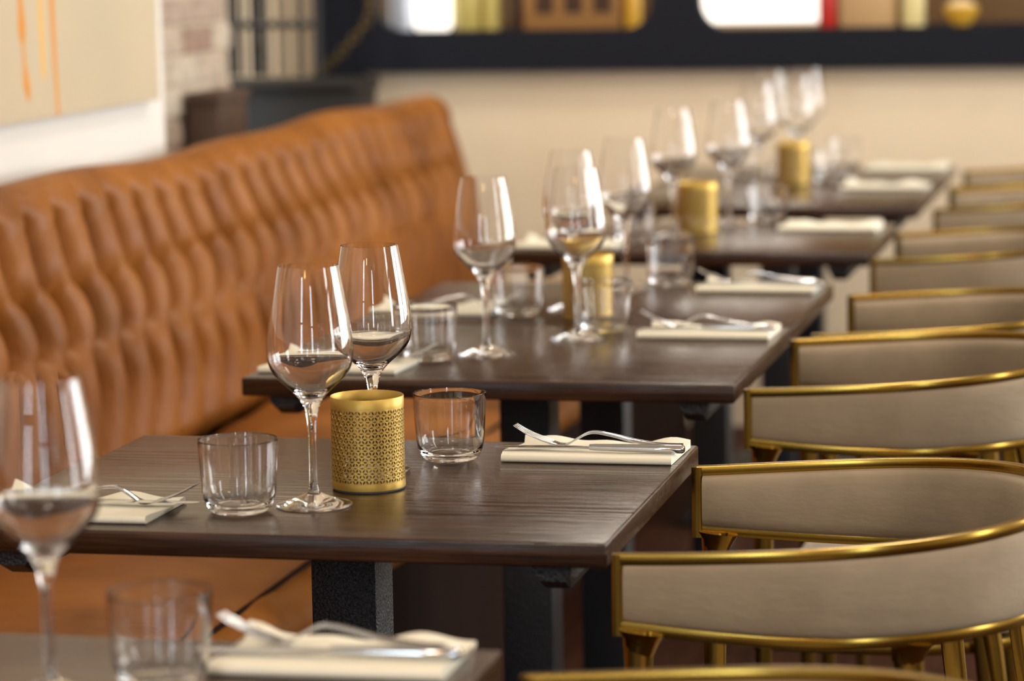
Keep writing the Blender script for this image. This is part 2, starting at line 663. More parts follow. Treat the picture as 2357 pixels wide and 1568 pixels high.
def make_table():
    t = empty('dining_table', (0, 0, 0))
    bm = bmesh.new()
    add_box(bm, (-TW / 2, -TD / 2 + 0.0008, TOPZ - TH), (TW / 2, TD / 2 - 0.0008, TOPZ), 0.0028, 3)
    link('tabletop', bm_mesh('tabletop', bm, True, 40), 'table_wood', t)
    for s in (-1, 1):
        # tapered black cleat under each end, running along the table's depth
        x0 = s * (TW / 2 - 0.058)
        bm = bmesh.new()
        ring = [(-0.020, 0.0), (0.020, 0.0), (0.019, -0.018), (0.013, -0.030), (-0.013, -0.030), (-0.019, -0.018)]
        L = TD / 2 - 0.012
        rows_ = []
        for (yy, sc) in [(-L, 0.55), (-L + 0.03, 1.0), (L - 0.03, 1.0), (L, 0.55)]:
            rows_.append([bm.verts.new((x0 + a, yy, TOPZ - TH + b_ * sc)) for (a, b_) in ring])
        for ra, rb in zip(rows_[:-1], rows_[1:]):
            for k in range(6):
                bm.faces.new((ra[k], ra[(k + 1) % 6], rb[(k + 1) % 6], rb[k]))
        bm.faces.new(rows_[0])
        bm.faces.new(rows_[-1])
        link('cleat', bm_mesh('cleat', bm), 'black_steel', t)
    box('column', (-0.0375, -0.0375, 0.018), (0.0375, 0.0375, TOPZ - TH - 0.006), 'black_steel', t, 0.003)
    box('top_plate', (-0.17, -0.13, TOPZ - TH - 0.006), (0.17, 0.13, TOPZ - TH - 0.0003), 'black_steel', t, 0.001)
    bm = bmesh.new()
    add_box(bm, (-0.21, -0.21, 0.0), (0.21, 0.21, 0.012), 0.004, 2)
    add_box(bm, (-0.06, -0.06, 0.012), (0.06, 0.06, 0.02), 0.002, 1)
    link('foot_plate', bm_mesh('foot_plate', bm, True), 'black_steel', t)
    return t


TABLES = [  # right edge x, front y, label
    (-0.561, 2.4222 - TD, 'dark wooden table nearest the viewer, cut off at the lower left corner'),
    (-0.5574, 2.8734, 'dark wooden table with the sharp gold candle holder, second from the viewer'),
    (-0.5851, 3.9421, 'third dark wooden table, nearer half of the joined pair'),
    (-0.5851, 3.9421 + TD, 'fourth dark wooden table, farther half of the joined pair'),
    (-0.5778, 5.6284, 'blurred dark wooden single table between the two joined pairs'),
    (-0.5695, 6.5983, 'blurred dark wooden table, nearer half of the last joined pair'),
    (-0.5695, 6.5983 + TD, 'farthest blurred dark wooden table, against the cream end wall'),
]
proto = make_table()
for i, (xr, yf, lab) in enumerate(TABLES):
    t = proto if i == 0 else copy_tree(proto)
    t.location = (xr - TW / 2, yf + TD / 2, 0)
    tag(t, lab, 'table', 'dining tables in a row')


# ------------------------------------------------------------------ chairs
def chair_plan(n=72):
    """U in plan, open towards -X; x 0 at the arm fronts, y centred"""
    pts = []
    hw, xs, xb = 0.250, 0.16, 0.425
    for i in range(12):
        t = i / 12
        pts.append((xs * t, -(hw + 0.010 * math.sin(t * math.pi / 2))))
    for i in range(n + 1):
        a = -math.pi / 2 + math.pi * i / n
        ca, sa = math.cos(a), math.sin(a)
        e = 0.86
        pts.append((xs + (xb - xs) * abs(ca) ** e, (hw + 0.010) * math.copysign(abs(sa) ** e, sa)))
    for i in range(11, -1, -1):
        t = i / 12
        pts.append((xs * t, hw + 0.010 * math.sin(t * math.pi / 2)))
    return pts


def ztop(x):
    t = min(1, max(0, x / 0.25))
    return 0.740 + 0.027 * max(0.0, x / 0.425) ** 1.15


def zbot(x):
    t = min(1.0, max(0.0, x / 0.22))
    return 0.660 - 0.010 * math.sin(t * math.pi / 2) + 0.006 * max(0.0, (x - 0.22) / 0.2)


def make_chair():
    t = empty('gold_frame_chair', (0, 0, 0))
    plan = chair_plan()
    R_ = 0.0060
    sq = []
    for (sx, sy) in ((-1, -1), (1, -1), (1, 1), (-1, 1)):
        for k in range(3):
            a = math.atan2(sy, sx) - math.pi / 4 + math.pi / 4 * k
            sq.append((sx * 0.76 + 0.24 * math.cos(a), sy * 0.76 + 0.24 * math.sin(a)))
    rail = lambda zf: [(x, y, zf(x)) for (x, y) in plan]
    link('top_rail', tube('top_rail', [(x, y, ztop(x) - R_) for (x, y) in plan], R_, prof=sq, angle=30), 'gold_metal', t)
    link('bottom_rail', tube('bottom_rail', [(x, y, zbot(x) + R_) for (x, y) in plan], R_, prof=sq, angle=30), 'gold_metal', t)
    for s in (-1, 1):
        link('arm_post', tube('arm_post', [(0.0, s * 0.25, zbot(0) - 0.004), (0.0, s * 0.25, ztop(0) - 0.001)], R_ * 1.05, prof=sq, angle=30), 'gold_metal', t)
    # upholstered band
    verts, faces = [], []
    prof_n = 16
    N = len(plan)
    inner = [(0.008 if k == 0 else 0) for k in range(N)]
    for k, (x, y) in enumerate(plan):
        x0, y0 = plan[max(k - 1, 0)]
        x1, y1 = plan[min(k + 1, N - 1)]
        tx, ty = x1 - x0, y1 - y0
        L = math.hypot(tx, ty)
        nx, ny = ty / L, -tx / L          # outwards
        zt, zb = ztop(x) - 0.0105, zbot(x) + 0.0105
        if k == 0 or k == N - 1:
            x += 0.0065
        for q in range(prof_n):
            a = 2 * math.pi * q / prof_n
            ca, sa = math.cos(a), math.sin(a)
            u = math.copysign(abs(ca) ** 0.55, ca)
            w = math.copysign(abs(sa) ** 0.55, sa)
            off = (0.009 if u > 0 else 0.026) * u
            zz = (zt + zb) / 2 + (zt - zb) / 2 * w
            verts.append((x + nx * off, y + ny * off, zz))
    for k in range(N - 1):
        for q in range(prof_n):
            q2 = (q + 1) % prof_n
            faces.append((k * prof_n + q, k * prof_n + q2, (k + 1) * prof_n + q2, (k + 1) * prof_n + q))
    faces.append(tuple(range(prof_n)))
    faces.append(tuple((N - 1) * prof_n + q for q in range(prof_n)))
    link('back_band', mesh('back_band', verts, faces, True, 60), 'velvet', t)
    # seat: padded, rounded at the back
    bm = bmesh.new()
    outl = [(0.015, -0.225)] + [(x * 0.93 + 0.005, y * 0.9) for (x, y) in plan[8:-8:3]] + [(0.015, 0.225)]
    levels = [(0.390, 0.96), (0.400, 1.0), (0.425, 1.0), (0.438, 0.96), (0.444, 0.85), (0.446, 0.5)]
    cx = 0.2
    rows_ = [[bm.verts.new((cx + (x - cx) * s, y * s, z)) for (x, y) in outl] for (z, s) in levels]
    for ra, rb in zip(rows_[:-1], rows_[1:]):
        for k in range(len(outl)):
            k2 = (k + 1) % len(outl)
            bm.faces.new((ra[k], ra[k2], rb[k2], rb[k]))
    bm.faces.new(rows_[0])
    bm.faces.new(rows_[-1])
    link('seat', bm_mesh('seat', bm, True, 60), 'velvet', t)
    link('seat_rail', tube('seat_rail', [(x * 0.96 + 0.004, y * 0.94, 0.382) for (x, y) in plan], 0.008, prof=sq, angle=30), 'gold_metal', t)
    # flat tapered legs carrying the band, slim round spindles between
    legs = [(0.020, -0.252, -0.004), (0.020, 0.252, -0.004), (0.285, -0.228, 0.07), (0.285, 0.228, 0.07),
            (0.362, -0.150, 0.10), (0.362, 0.150, 0.10), (0.408, -0.075, 0.12), (0.408, 0.075, 0.12)]
    for k, (x, y, sxo) in enumerate(legs):
        sy = -1 if y < 0 else 1
        flat = 0.72 if k < 4 else 1.0
        g = 1.0 if k < 4 else 0.62
        ov = lambda s, flat=flat: [(math.copysign(abs(math.cos(a)) ** 0.7, math.cos(a)), flat * math.copysign(abs(math.sin(a)) ** 0.7, math.sin(a))) for a in [2 * math.pi * q / 16 for q in range(16)]]
        zt_ = zbot(x) + 0.004
        path = [(x, y, zt_), (x + sxo * 0.05, y, zt_ - 0.03), (x + sxo * 0.14, y, 0.56), (x + sxo * 0.45, y - sy * 0.002, 0.36), (x + sxo, y - sy * 0.004, 0.0)]
        link('leg', tube('leg', path, [0.0165 * g, 0.0150 * g, 0.0135 * g, 0.0115 * g, 0.009 * g], prof=ov, angle=60, up=Vector((0, 1, 0))), 'gold_metal', t)
        if k < 4:
            # welded gusset where the leg meets the band
            link('gusset', tube('gusset', [(x + 0.004, y, zt_ - 0.001), (x + 0.003, y, zt_ - 0.010), (x, y, zt_ - 0.024)], [0.024, 0.0185, 0.0150], prof=ov, angle=60, up=Vector((0, 1, 0))), 'gold_metal', t)
    return t


CHAIRS = [
    (-0.530, 2.130, 0.0, 'velvet chair nearest the viewer, only its gold top rail at the bottom edge'),
    (-0.5465, 3.130, 0.0, 'taupe velvet chair with gold frame and legs beside the sharp table'),
    (-0.5720, 4.232, 0.0, 'taupe velvet gold-framed chair, second one fully in view from the viewer'),
    (-0.5480, 4.800, 0.0, 'gold-framed chair half hidden behind the second fully visible chair'),
    (-0.5680, 5.870, 0.0, 'blurred gold-framed chair drawn up to the single middle table'),
    (-0.5350, 6.920, 0.0, 'blurred gold-framed chair, last but one before the cream end wall'),
    (-0.5450, 7.500, 0.0, 'farthest blurred chair in the row, against the cream end wall'),
]
proto = make_chair()
for i, (x, y, rz, lab) in enumerate(CHAIRS):
    t = proto if i == 0 else copy_tree(proto)
    t.location = (x + 0.0005, y, 0)
    tag(t, lab, 'chair', 'gold framed velvet chairs along the tables')

# ------------------------------------------------------------------ glassware
outer = [(0.0, 0.0), (0.030, 0.0006), (0.0400, 0.0002), (0.0413, 0.0014), (0.0400, 0.0028), (0.030, 0.0056), (0.018, 0.0096), (0.009, 0.0135),
         (0.0062, 0.0165), (0.0054, 0.020), (0.0045, 0.026), (0.0041, 0.045), (0.0042, 0.070), (0.0048, 0.088), (0.0064, 0.100), (0.0092, 0.109),
         (0.0130, 0.1165), (0.0200, 0.1245), (0.0290, 0.1325), (0.0380, 0.1415), (0.0434, 0.150), (0.0458, 0.159), (0.0464, 0.168), (0.0455, 0.182),
         (0.0428, 0.203), (0.0392, 0.224), (0.0352, 0.246), (0.0324, 0.2600)]
inner = [(0.0316, 0.2600), (0.0344, 0.246), (0.0384, 0.224), (0.0420, 0.203), (0.0447, 0.182), (0.0455, 0.168), (0.0448, 0.159), (0.0422, 0.151),
         (0.0366, 0.1430), (0.0280, 0.1348), (0.0190, 0.1278), (0.0110, 0.1228), (0.0050, 0.1204), (0.0, 0.1198)]
WINE = lathe('wine_glass', smooth_profile(outer, 3) + smooth_profile(inner, 3), 64, 60)
WINE.materials.append(MAT['glass'])
t_out = [(0.0, 0.0018), (0.018, 0.0012), (0.024, 0.0), (0.0285, 0.0008), (0.0335, 0.0050), (0.0372, 0.012), (0.0394, 0.022), (0.0406, 0.036), (0.0418, 0.056), (0.0428, 0.0772), (0.0424, 0.0782)]
t_in = [(0.0416, 0.0782), (0.0411, 0.0772), (0.0402, 0.056), (0.0390, 0.036), (0.0378, 0.023), (0.0350, 0.0140), (0.0300, 0.0090), (0.022, 0.0072), (0.0, 0.0068)]
TUMB = lathe('water_tumbler', smooth_profile(t_out, 3) + smooth_profile(t_in, 3), 64, 60)
TUMB.materials.append(MAT['glass'])
WINES = [
    (-0.8884, 2.2131, 'blurred wine glass at the far left, nearest the viewer'),
    (-0.9078, 3.0345, 'empty wine glass standing in front of the sharp gold candle holder'),
    (-0.8985, 3.2480, 'empty wine glass standing behind the sharp gold candle holder'),
    (-0.9890, 4.2050, 'wine glass on the joined tables, alone against the sofa end'),
    (-0.8880, 4.3800, 'wine glass in front of the gold holder on the third table'),
    (-0.9682, 4.7400, 'wine glass half hidden behind another, on the fourth table, sofa side'),
    (-0.9340, 5.0310, 'wine glass on the fourth table at its far chair side'),
    (-0.9960, 5.9060, 'blurred wine glass left of the holder on the single middle table'),
    (-0.9255, 6.1790, 'blurred wine glass right of the holder on the single middle table'),
    (-0.9690, 6.9490, 'blurred wine glass left of the farthest gold holder'),
    (-0.9220, 7.2900, 'blurred wine glass rising directly above the farthest gold holder'),
    (-1.0200, 7.5400, 'blurred wine glass behind, on the farthest table, sofa side'),
    (-0.9450, 7.7000, 'farthest and rightmost blurred wine glass before the dark frame'),
]
for (x, y, lab) in WINES:
    o = link('wine_glass', WINE, None, None, (x, y, TOPZ + 0.0003), random.uniform(0, 6))
    tag(o, lab, 'wine glass', 'long stemmed wine glasses')
TUMBS = [
    (-0.8102, 2.2600, 'blurred water tumbler on the nearest table, lower left'),
    (-0.9772, 2.9896, 'sharp water tumbler left of the front wine glass'),
    (-0.8290, 3.3310, 'sharp water tumbler right of the sharp gold candle holder'),
    (-1.0600, 4.1420, 'water tumbler on the third table left of a wine glass stem'),
    (-1.0420, 4.6560, 'water tumbler left of the gold holder on the joined tables'),
    (-0.8652, 5.0860, 'water tumbler at the far right of the joined tables'),
    (-0.8640, 4.4720, 'water tumbler in front of the gold holder on the joined tables'),
    (-1.0620, 5.8150, 'blurred water tumbler left of the holder on the single table'),
    (-0.8560, 6.2600, 'blurred water tumbler right of the holder on the single table'),
    (-1.0760, 7.4100, 'blurred tumbler left of the farthest gold holder'),
    (-0.8330, 7.2450, 'blurred tumbler right beside the farthest gold holder'),
    (-0.8480, 7.6600, 'farthest blurred water tumbler, against the cream end wall'),
]
for (x, y, lab) in TUMBS:
    o = link('water_tumbler', TUMB, None, None, (x, y, TOPZ + 0.0003), random.uniform(0, 6))
    tag(o, lab, 'tumbler', 'clear glass water tumblers')


# ------------------------------------------------------------------ pierced gold candle holders
def pierced_sleeve():
    R0, R1 = 0.0400, 0.0406
    zlo, zhi = 0.0095, 0.0925
    NC = 34
    a = 2 * math.pi * R1 / NC
    nr = round((zhi - zlo) / (a * math.sqrt(3) / 2))
    rh = (zhi - zlo) / nr
    V2, F2 = [], []
    idx = {}

    def vid(u, v_):
        u = u % (NC * a)
        key = (round(u * 1e6) % round(NC * a * 1e6), round(v_ * 1e6))
        if key not in idx:
            idx[key] = len(V2)
            V2.append((u, v_))
        return idx[key]

    def tri(A, B, Cc):
        cen = ((A[0] + B[0] + Cc[0]) / 3, (A[1] + B[1] + Cc[1]) / 3)
        poly = []
        for (P, Q) in ((A, B), (B, Cc), (Cc, A)):
            poly.append(P)
            mid = ((P[0] + Q[0]) / 2, (P[1] + Q[1]) / 2)
            inx, iny = cen[0] - mid[0], cen[1] - mid[1]
            L = math.hypot(inx, iny)
            inx, iny = inx / L, iny / L
            edge_row = abs(P[1] - Q[1]) < 1e-9 and (abs(P[1] - zlo) < 1e-9 or abs(P[1] - zhi) < 1e-9)
            if edge_row:
                continue
            for (s, d) in ((0.17, 0.0), (0.33, 0.115), (0.5, 0.148), (0.67, 0.115), (0.83, 0.0)):
                poly.append((P[0] + (Q[0] - P[0]) * s + inx * d * a, P[1] + (Q[1] - P[1]) * s + iny * d * a))
        F2.append([vid(*p_) for p_ in poly])

    for r in range(nr):
        z0, z1 = zlo + r * rh, zlo + (r + 1) * rh
        o0, o1 = (r % 2) * a / 2, ((r + 1) % 2) * a / 2
        for c in range(NC):
            if r % 2 == 0:
                tri((c * a, z0), ((c + 1) * a, z0), (c * a + a / 2, z1))
                tri(((c + 1) * a, z0), ((c + 1) * a + a / 2, z1), (c * a + a / 2, z1))
            else:
                tri((c * a + a / 2, z0), ((c + 1) * a + a / 2, z0), ((c + 1) * a, z1))
                tri((c * a + a / 2, z0), ((c + 1) * a, z1), (c * a, z1))
    bm = bmesh.new()
    bv = [bm.verts.new((R1 * math.cos(u / R1), R1 * math.sin(u / R1), v_)) for (u, v_) in V2]
    for f in F2:
        try:
            bm.faces.new([bv[i] for i in f])
        except ValueError:
            pass
    bmesh.ops.triangulate(bm, faces=bm.faces[:])
    bmesh.ops.recalc_face_normals(bm, faces=bm.faces)
    bm.normal_update()
    # thickness
    ret = bmesh.ops.extrude_face_region(bm, geom=bm.faces[:])
    for e in ret['geom']:
        if isinstance(e, bmesh.types.BMVert):
            k = R0 / R1
            e.co.x *= k
            e.co.y *= k
    me = bm_mesh('pierced_sleeve', bm)
    me.materials.append(MAT['gold_lacquer'])
    me.materials.append(MAT['sleeve_inner_shade'])  # inner faces coloured dark for the shade of the enclosed interior
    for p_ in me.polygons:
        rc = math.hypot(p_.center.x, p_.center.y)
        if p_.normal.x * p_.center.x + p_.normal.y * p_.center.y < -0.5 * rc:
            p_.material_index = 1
    return me


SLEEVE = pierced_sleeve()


def make_candle_holder():
    t = empty('candle_holder', (0, 0, 0))
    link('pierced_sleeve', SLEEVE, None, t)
    link('rim_band', lathe('rim_band', [(0.0398, 0.0924), (0.0408, 0.0924), (0.0408, 0.1035), (0.0404, 0.1040), (0.0400, 0.1035), (0.0398, 0.0924)], 64, 40), 'gold_lacquer', t)
    link('foot_band', lathe('foot_band', [(0.0, 0.0022), (0.0408, 0.0022), (0.0410, 0.0030), (0.0408, 0.0096), (0.0398, 0.0096), (0.0396, 0.0045), (0.0, 0.0040)], 64, 40), 'gold_lacquer', t)
    link('base_pad', lathe('base_pad', [(0.0, 0.0), (0.0395, 0.0), (0.0402, 0.0012), (0.0395, 0.0021), (0.0, 0.0021)], 48, 40), 'felt', t)
    link('votive_glass', lathe('votive_glass', [(0.0, 0.0045), (0.027, 0.0045), (0.029, 0.007), (0.0305, 0.040), (0.0292, 0.0402), (0.0275, 0.010), (0.0, 0.009)], 40, 40), 'glass', t)
    link('tealight', lathe('tealight', [(0.0, 0.0092), (0.019, 0.0092), (0.0192, 0.024), (0.018, 0.0245), (0.004, 0.0235), (0.0, 0.0235)], 32, 40), 'wax', t)
    return t


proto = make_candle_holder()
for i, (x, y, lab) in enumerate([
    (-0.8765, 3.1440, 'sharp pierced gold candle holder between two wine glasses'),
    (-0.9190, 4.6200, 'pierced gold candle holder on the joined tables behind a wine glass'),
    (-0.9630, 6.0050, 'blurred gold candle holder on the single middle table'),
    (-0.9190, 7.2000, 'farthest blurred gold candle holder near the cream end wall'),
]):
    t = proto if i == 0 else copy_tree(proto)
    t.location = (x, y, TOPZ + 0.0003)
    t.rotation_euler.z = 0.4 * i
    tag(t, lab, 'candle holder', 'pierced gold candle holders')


# ------------------------------------------------------------------ napkins and cutlery
def make_napkin_mesh(L, Wd, seed):
    """folded paper napkin: fold roll along the near long side (-y), loose wavy layers at the back"""
    rnd = random.Random(seed)
    nx, T = 26, 0.0085
    ph = rnd.uniform(0, 6)
    prof = []
    for k in range(9):           # rolled near fold
        a = -math.pi / 2 - math.pi * k / 8
        prof.append((-Wd / 2 + T / 2 + T / 2 * math.cos(a), T / 2 + T / 2 * math.sin(a), 0.0))
    for k in range(1, 9):        # top layer to the loose back edge
        t = k / 8
        prof.append((-Wd / 2 + T / 2 + (Wd - T) * t, T - 0.0025 * t, t))
    prof.append((Wd / 2, T - 0.0055, 1.0))
    prof.append((Wd / 2 - 0.004, 0.0006, 0.0))
    verts, faces = [], []
    n_ = len(prof)
    for i in range(nx + 1):
        u = i / nx
        x = -L / 2 + L * u
        for (yy, zz, wv) in prof:
            w = wv * wv * (0.0028 * math.sin(u * 9 + ph) + 0.0022 * math.sin(u * 17 + ph * 2) + 0.002)
            if wv > 0.9 and u < 0.12:
                w += 0.008 * (1 - u / 0.12)
            xx = x + (0.004 * math.sin(yy * 60 + ph) if i in (0, nx) else 0)
            verts.append((xx + 0.006 * (yy / Wd), yy, max(0.0002, zz + w)))
    for i in range(nx):
        for k in range(n_):
            k2 = (k + 1) % n_
            faces.append((i * n_ + k, i * n_ + k2, (i + 1) * n_ + k2, (i + 1) * n_ + k))
    faces.append(tuple(range(n_)))
    faces.append(tuple(nx * n_ + k for k in range(n_)))
    return mesh('folded_napkin', verts, faces, True, 50)


def fork_meshes():
    """handle end at x=+0.1, tine tips at x=-0.1; y across; returns handle mesh and tine meshes"""
    pts = [(0.100, 0.0030), (0.075, 0.0032), (0.045, 0.0068), (0.020, 0.0125), (0.000, 0.0160), (-0.012, 0.0150), (-0.026, 0.0080), (-0.036, 0.0022), (-0.046, 0.0012), (-0.058, 0.0042)]
    wid = [0.0085, 0.0082, 0.0062, 0.0045, 0.0036, 0.0036, 0.0048, 0.0078, 0.0098, 0.0102]
    thk = [0.0022, 0.0022, 0.0022, 0.0021, 0.0020, 0.0019, 0.0016, 0.0013, 0.0012, 0.0011]
    P = smooth_profile([(a + 1, b + 1) for a, b in pts], 3)
    P = [(a - 1, b - 1) for a, b in P]
    Wt = []
    for i in range(len(P)):
        f = min(len(wid) - 1.001, i / 3)
        k = int(f)
        Wt.append((wid[k] * (1 - f + k) + wid[k + 1] * (f - k), thk[k] * (1 - f + k) + thk[k + 1] * (f - k)))
    verts, faces = [], []
    for (x, z), (w, th) in zip(P, Wt):
        for q in range(10):
            a = 2 * math.pi * q / 10
            ca, sa = math.cos(a), math.sin(a)
            verts.append((x, w * math.copysign(abs(ca) ** 0.6, ca), z + th + th * math.copysign(abs(sa) ** 0.7, sa)))
    for i in range(len(P) - 1):
        for q in range(10):
            q2 = (q + 1) % 10
            faces.append((i * 10 + q, i * 10 + q2, (i + 1) * 10 + q2, (i + 1) * 10 + q))
    faces.append(tuple(range(10)))
    faces.append(tuple((len(P) - 1) * 10 + q for q in range(10)))
    handle = mesh('handle', verts, faces, True, 50)
    tines = []
    for k in range(4):
        y = (k - 1.5) * 0.0057
        path = [(-0.055, y, 0.0046), (-0.066, y, 0.0078), (-0.080, y, 0.0132), (-0.092, y, 0.0190), (-0.101, y * 0.97, 0.0245)]
        tines.append(tube('tine', path, [0.0015, 0.0013, 0.0011, 0.0010, 0.0006], 8))
    return handle, tines


def knife_meshes():
    """handle end at x=+0.115, blade tip at x=-0.113, blade standing slightly on its flat"""
    hp = [(0.115, 0.0040), (0.112, 0.0058), (0.08, 0.0056), (0.04, 0.0050), (0.010, 0.0044), (0.003, 0.0038)]
    verts, faces = [], []
    for (x, r) in hp:
        for q in range(12):
            a = 2 * math.pi * q / 12
            verts.append((x, r * math.cos(a) * 1.25, 0.0052 + 0.9 * r * math.sin(a)))
    for i in range(len(hp) - 1):
        for q in range(12):
            q2 = (q + 1) % 12
            faces.append((i * 12 + q, i * 12 + q2, (i + 1) * 12 + q2, (i + 1) * 12 + q))
    faces.append(tuple(range(12)))
    faces.append(tuple((len(hp) - 1) * 12 + q for q in range(12)))
    handle = mesh('handle', verts, faces, True, 50)
    bl = [(0.006, -0.0030, 0.0030, 0.0018), (-0.004, -0.0055, 0.0075, 0.0016), (-0.02, -0.006, 0.0105, 0.0014), (-0.06, -0.006, 0.0115, 0.0012), (-0.09, -0.0055, 0.0100, 0.0010), (-0.106, -0.004, 0.006, 0.0008), (-0.113, -0.001, 0.001, 0.0004)]
    verts, faces = [], []
    for (x, y0, y1, th) in bl:
        zc = 0.0046 - (0.0 if x > -0.03 else (-(x + 0.03)) * 0.02)
        verts += [(x, y0, zc), (x, (y0 * 2 + y1) / 3, zc + th), (x, y1, zc + 0.0002), (x, (y0 * 2 + y1) / 3, zc - th)]
    for i in range(len(bl) - 1):
        for q in range(4):
            q2 = (q + 1) % 4
            faces.append((i * 4 + q, i * 4 + q2, (i + 1) * 4 + q2, (i + 1) * 4 + q))
    faces.append((0, 1, 2, 3))
    faces.append(tuple((len(bl) - 1) * 4 + q for q in range(4)))
    blade = mesh('blade', verts, faces, True, 40)
    return handle, blade


FORK_H, FORK_T = fork_meshes()
KNIFE_H, KNIFE_B = knife_meshes()
for me in [FORK_H, KNIFE_H, KNIFE_B] + FORK_T:
    me.materials.append(MAT['steel'])
NAP = [make_napkin_mesh(0.2, 0.125, s) for s in (1, 2, 3)]
for me in NAP:
    me.materials.append(MAT['napkin_paper'])


def fork(loc, rz, label, tilt=0.0):
    t = empty('fork', loc, rz)
    link('handle', FORK_H, None, t)
    for me in FORK_T:
        link('tine', me, None, t)
    tag(t, label, 'fork', 'dinner forks on napkins')


def knife(loc, rz, label):
    t = empty('knife', loc, rz)
    link('handle', KNIFE_H, None, t)
    link('blade', KNIFE_B, None, t)
    tag(t, label, 'knife', 'table knives on napkins')


def setting(x, y, rz, k, nl, fl=None, kl=None, dk=(0.0, -0.016, 0.0), df=(-0.004, 0.012, 0.0), flip=False):
    o = link('folded_napkin', NAP[k], None, None, (x, y, TOPZ + 0.0002), rz)
    tag(o, nl, 'napkin', 'folded cream napkins')
    a = rz + (math.pi if flip else 0)
    zt = TOPZ + 0.0090
    R = lambda v: (x + v[0] * math.cos(a) - v[1] * math.sin(a), y + v[0] * math.sin(a) + v[1] * math.cos(a))
    if kl:
        p_ = R((dk[0], dk[1]))
        knife((p_[0], p_[1], zt), a + dk[2], kl)
    if fl:
        p_ = R((df[0], df[1]))
        fork((p_[0], p_[1], zt), a + df[2], fl)


setting(-0.682, 2.362, 0.03, 0, 'blurred cream napkin on the nearest table, bottom centre', 'blurred fork on the bottom centre napkin', 'blurred knife on the bottom centre napkin',
        dk=(-0.012, -0.020, 0.02), df=(-0.016, 0.014, -0.10))
setting(-0.667, 3.382, 0.0, 1, 'sharp cream napkin at the right corner of the second table', 'sharp fork with raised tines on the right corner napkin', 'sharp knife in front of the fork on the right corner napkin',
        dk=(-0.004, -0.028, -0.02), df=(0.004, 0.000, -0.06))
setting(-1.150, 2.968, 0.02, 2, 'cream napkin at the sofa end of the second table, left', 'fork with tines up on the left sofa-side napkin', 'knife under the fork on the left sofa-side napkin',
        dk=(-0.020, 0.004, 0.10), df=(-0.032, -0.006, -0.10), flip=True)
setting(-0.700, 4.450, 0.0, 1, 'cream napkin on the third table, chair side', 'fork on the third table napkin, chair side', 'knife on the third table napkin, chair side', dk=(-0.010, -0.02, 0.04), df=(-0.006, 0.012, -0.06))
setting(-0.700, 5.040, 0.0, 0, 'cream napkin at the far corner of the joined tables, chair side', 'fork on the far chair-side napkin of the joined tables', 'knife on the far chair-side napkin of the joined tables', dk=(-0.008, -0.018, -0.03), df=(-0.010, 0.016, 0.05))
setting(-1.165, 4.050, 0.0, 2, 'cream napkin at the near sofa corner of the third table', 'fork pointing up on the near sofa corner napkin', None, df=(-0.036, 0.0, 0.25), flip=True)
setting(-1.180, 4.690, 0.0, 0, 'cream napkin on the fourth table seen past a tumbler, sofa side', 'fork on the fourth table napkin, sofa side', None, df=(-0.036, 0.0, 0.18), flip=True)
setting(-0.705, 6.105, 0.0, 1, 'blurred cream napkin on the single middle table, chair side')
setting(-1.170, 5.735, 0.0, 2, 'blurred cream napkin on the single middle table, sofa side')
setting(-0.685, 7.110, 0.0, 0, 'blurred napkin beside the last but one chair')
setting(-0.690, 7.680, 0.0, 1, 'farthest blurred napkin at the end wall')

# ------------------------------------------------------------------ far wall: dark frame with rounded openings
def frame_with_holes():
    z0, z1 = 0.990, 2.995
    x0, x1 = -2.377, 0.88
    holes = [(-2.195, -1.418, 1.104, 2.35), (-1.285, 0.30, 1.101, 2.35)]
    bm = bmesh.new()
    rad = 0.075

    def rounded(xa, xb, za, zb, r, n=8):
        pts = []
        for (cx, cz, a0) in ((xb - r, za + r, -90), (xb - r, zb - r, 0), (xa + r, zb - r, 90), (xa + r, za + r, 180)):
            for k in range(n + 1):
                a = math.radians(a0 + 90 * k / n)
                pts.append((cx + r * math.cos(a), cz + r * math.sin(a)))
        return pts
    loops = [[(x0, z0), (x1, z0), (x1, z1), (x0, z1)]] + [rounded(*h, rad) for h in holes]
    es = []
    for lp in loops:
        vs = [bm.verts.new((x, 0, z)) for (x, z) in lp]
        for i in range(len(vs)):
            es.append(bm.edges.new((vs[i], vs[(i + 1) % len(vs)])))
    bmesh.ops.triangle_fill(bm, use_beauty=True, use_dissolve=False, edges=es)
    ret = bmesh.ops.extrude_face_region(bm, geom=bm.faces[:])
    for e in ret['geom']:
        if isinstance(e, bmesh.types.BMVert):
            e.co.y += 0.045
    return bm_mesh('frame_board', bm)


fr = empty('window_partition', (0, FAR - 0.047, 0))
link('frame_board', frame_with_holes(), 'navy_paint', fr)
box('end_post', (-2.377, -0.012, 0.0), (-2.241, 0.044, 0.988), 'navy_paint', fr)
tag(fr, 'dark navy frame with rounded openings on the cream end wall', 'frame')
# recess behind the openings
struct(box('wall_recess', (-2.4, FAR + 0.62, 0.9), (0.79, FAR + 0.68, 2.9), 'bar_wall'), 'brown wall deep behind the framed openings')
struct(box('trim_1', (-2.36, FAR + 0.0, 1.001), (0.79, FAR + 0.6, 1.092), 'navy_paint'), 'dark ledge behind the framed openings')
area_light('recess_fill_light', (-1.0, FAR + 0.36, 2.8), (0, 0, 0), 2.2, 0.3, 16, (1.0, 0.86, 0.62))  # unseen fill light added to brighten the recess
LZ = 1.0925
BY = FAR + 0.22


def lx(px):     # x on the ledge plane for a picture column, at BY
    return -2.2249 + (px - 900) * (1.7304 / 1400.0)


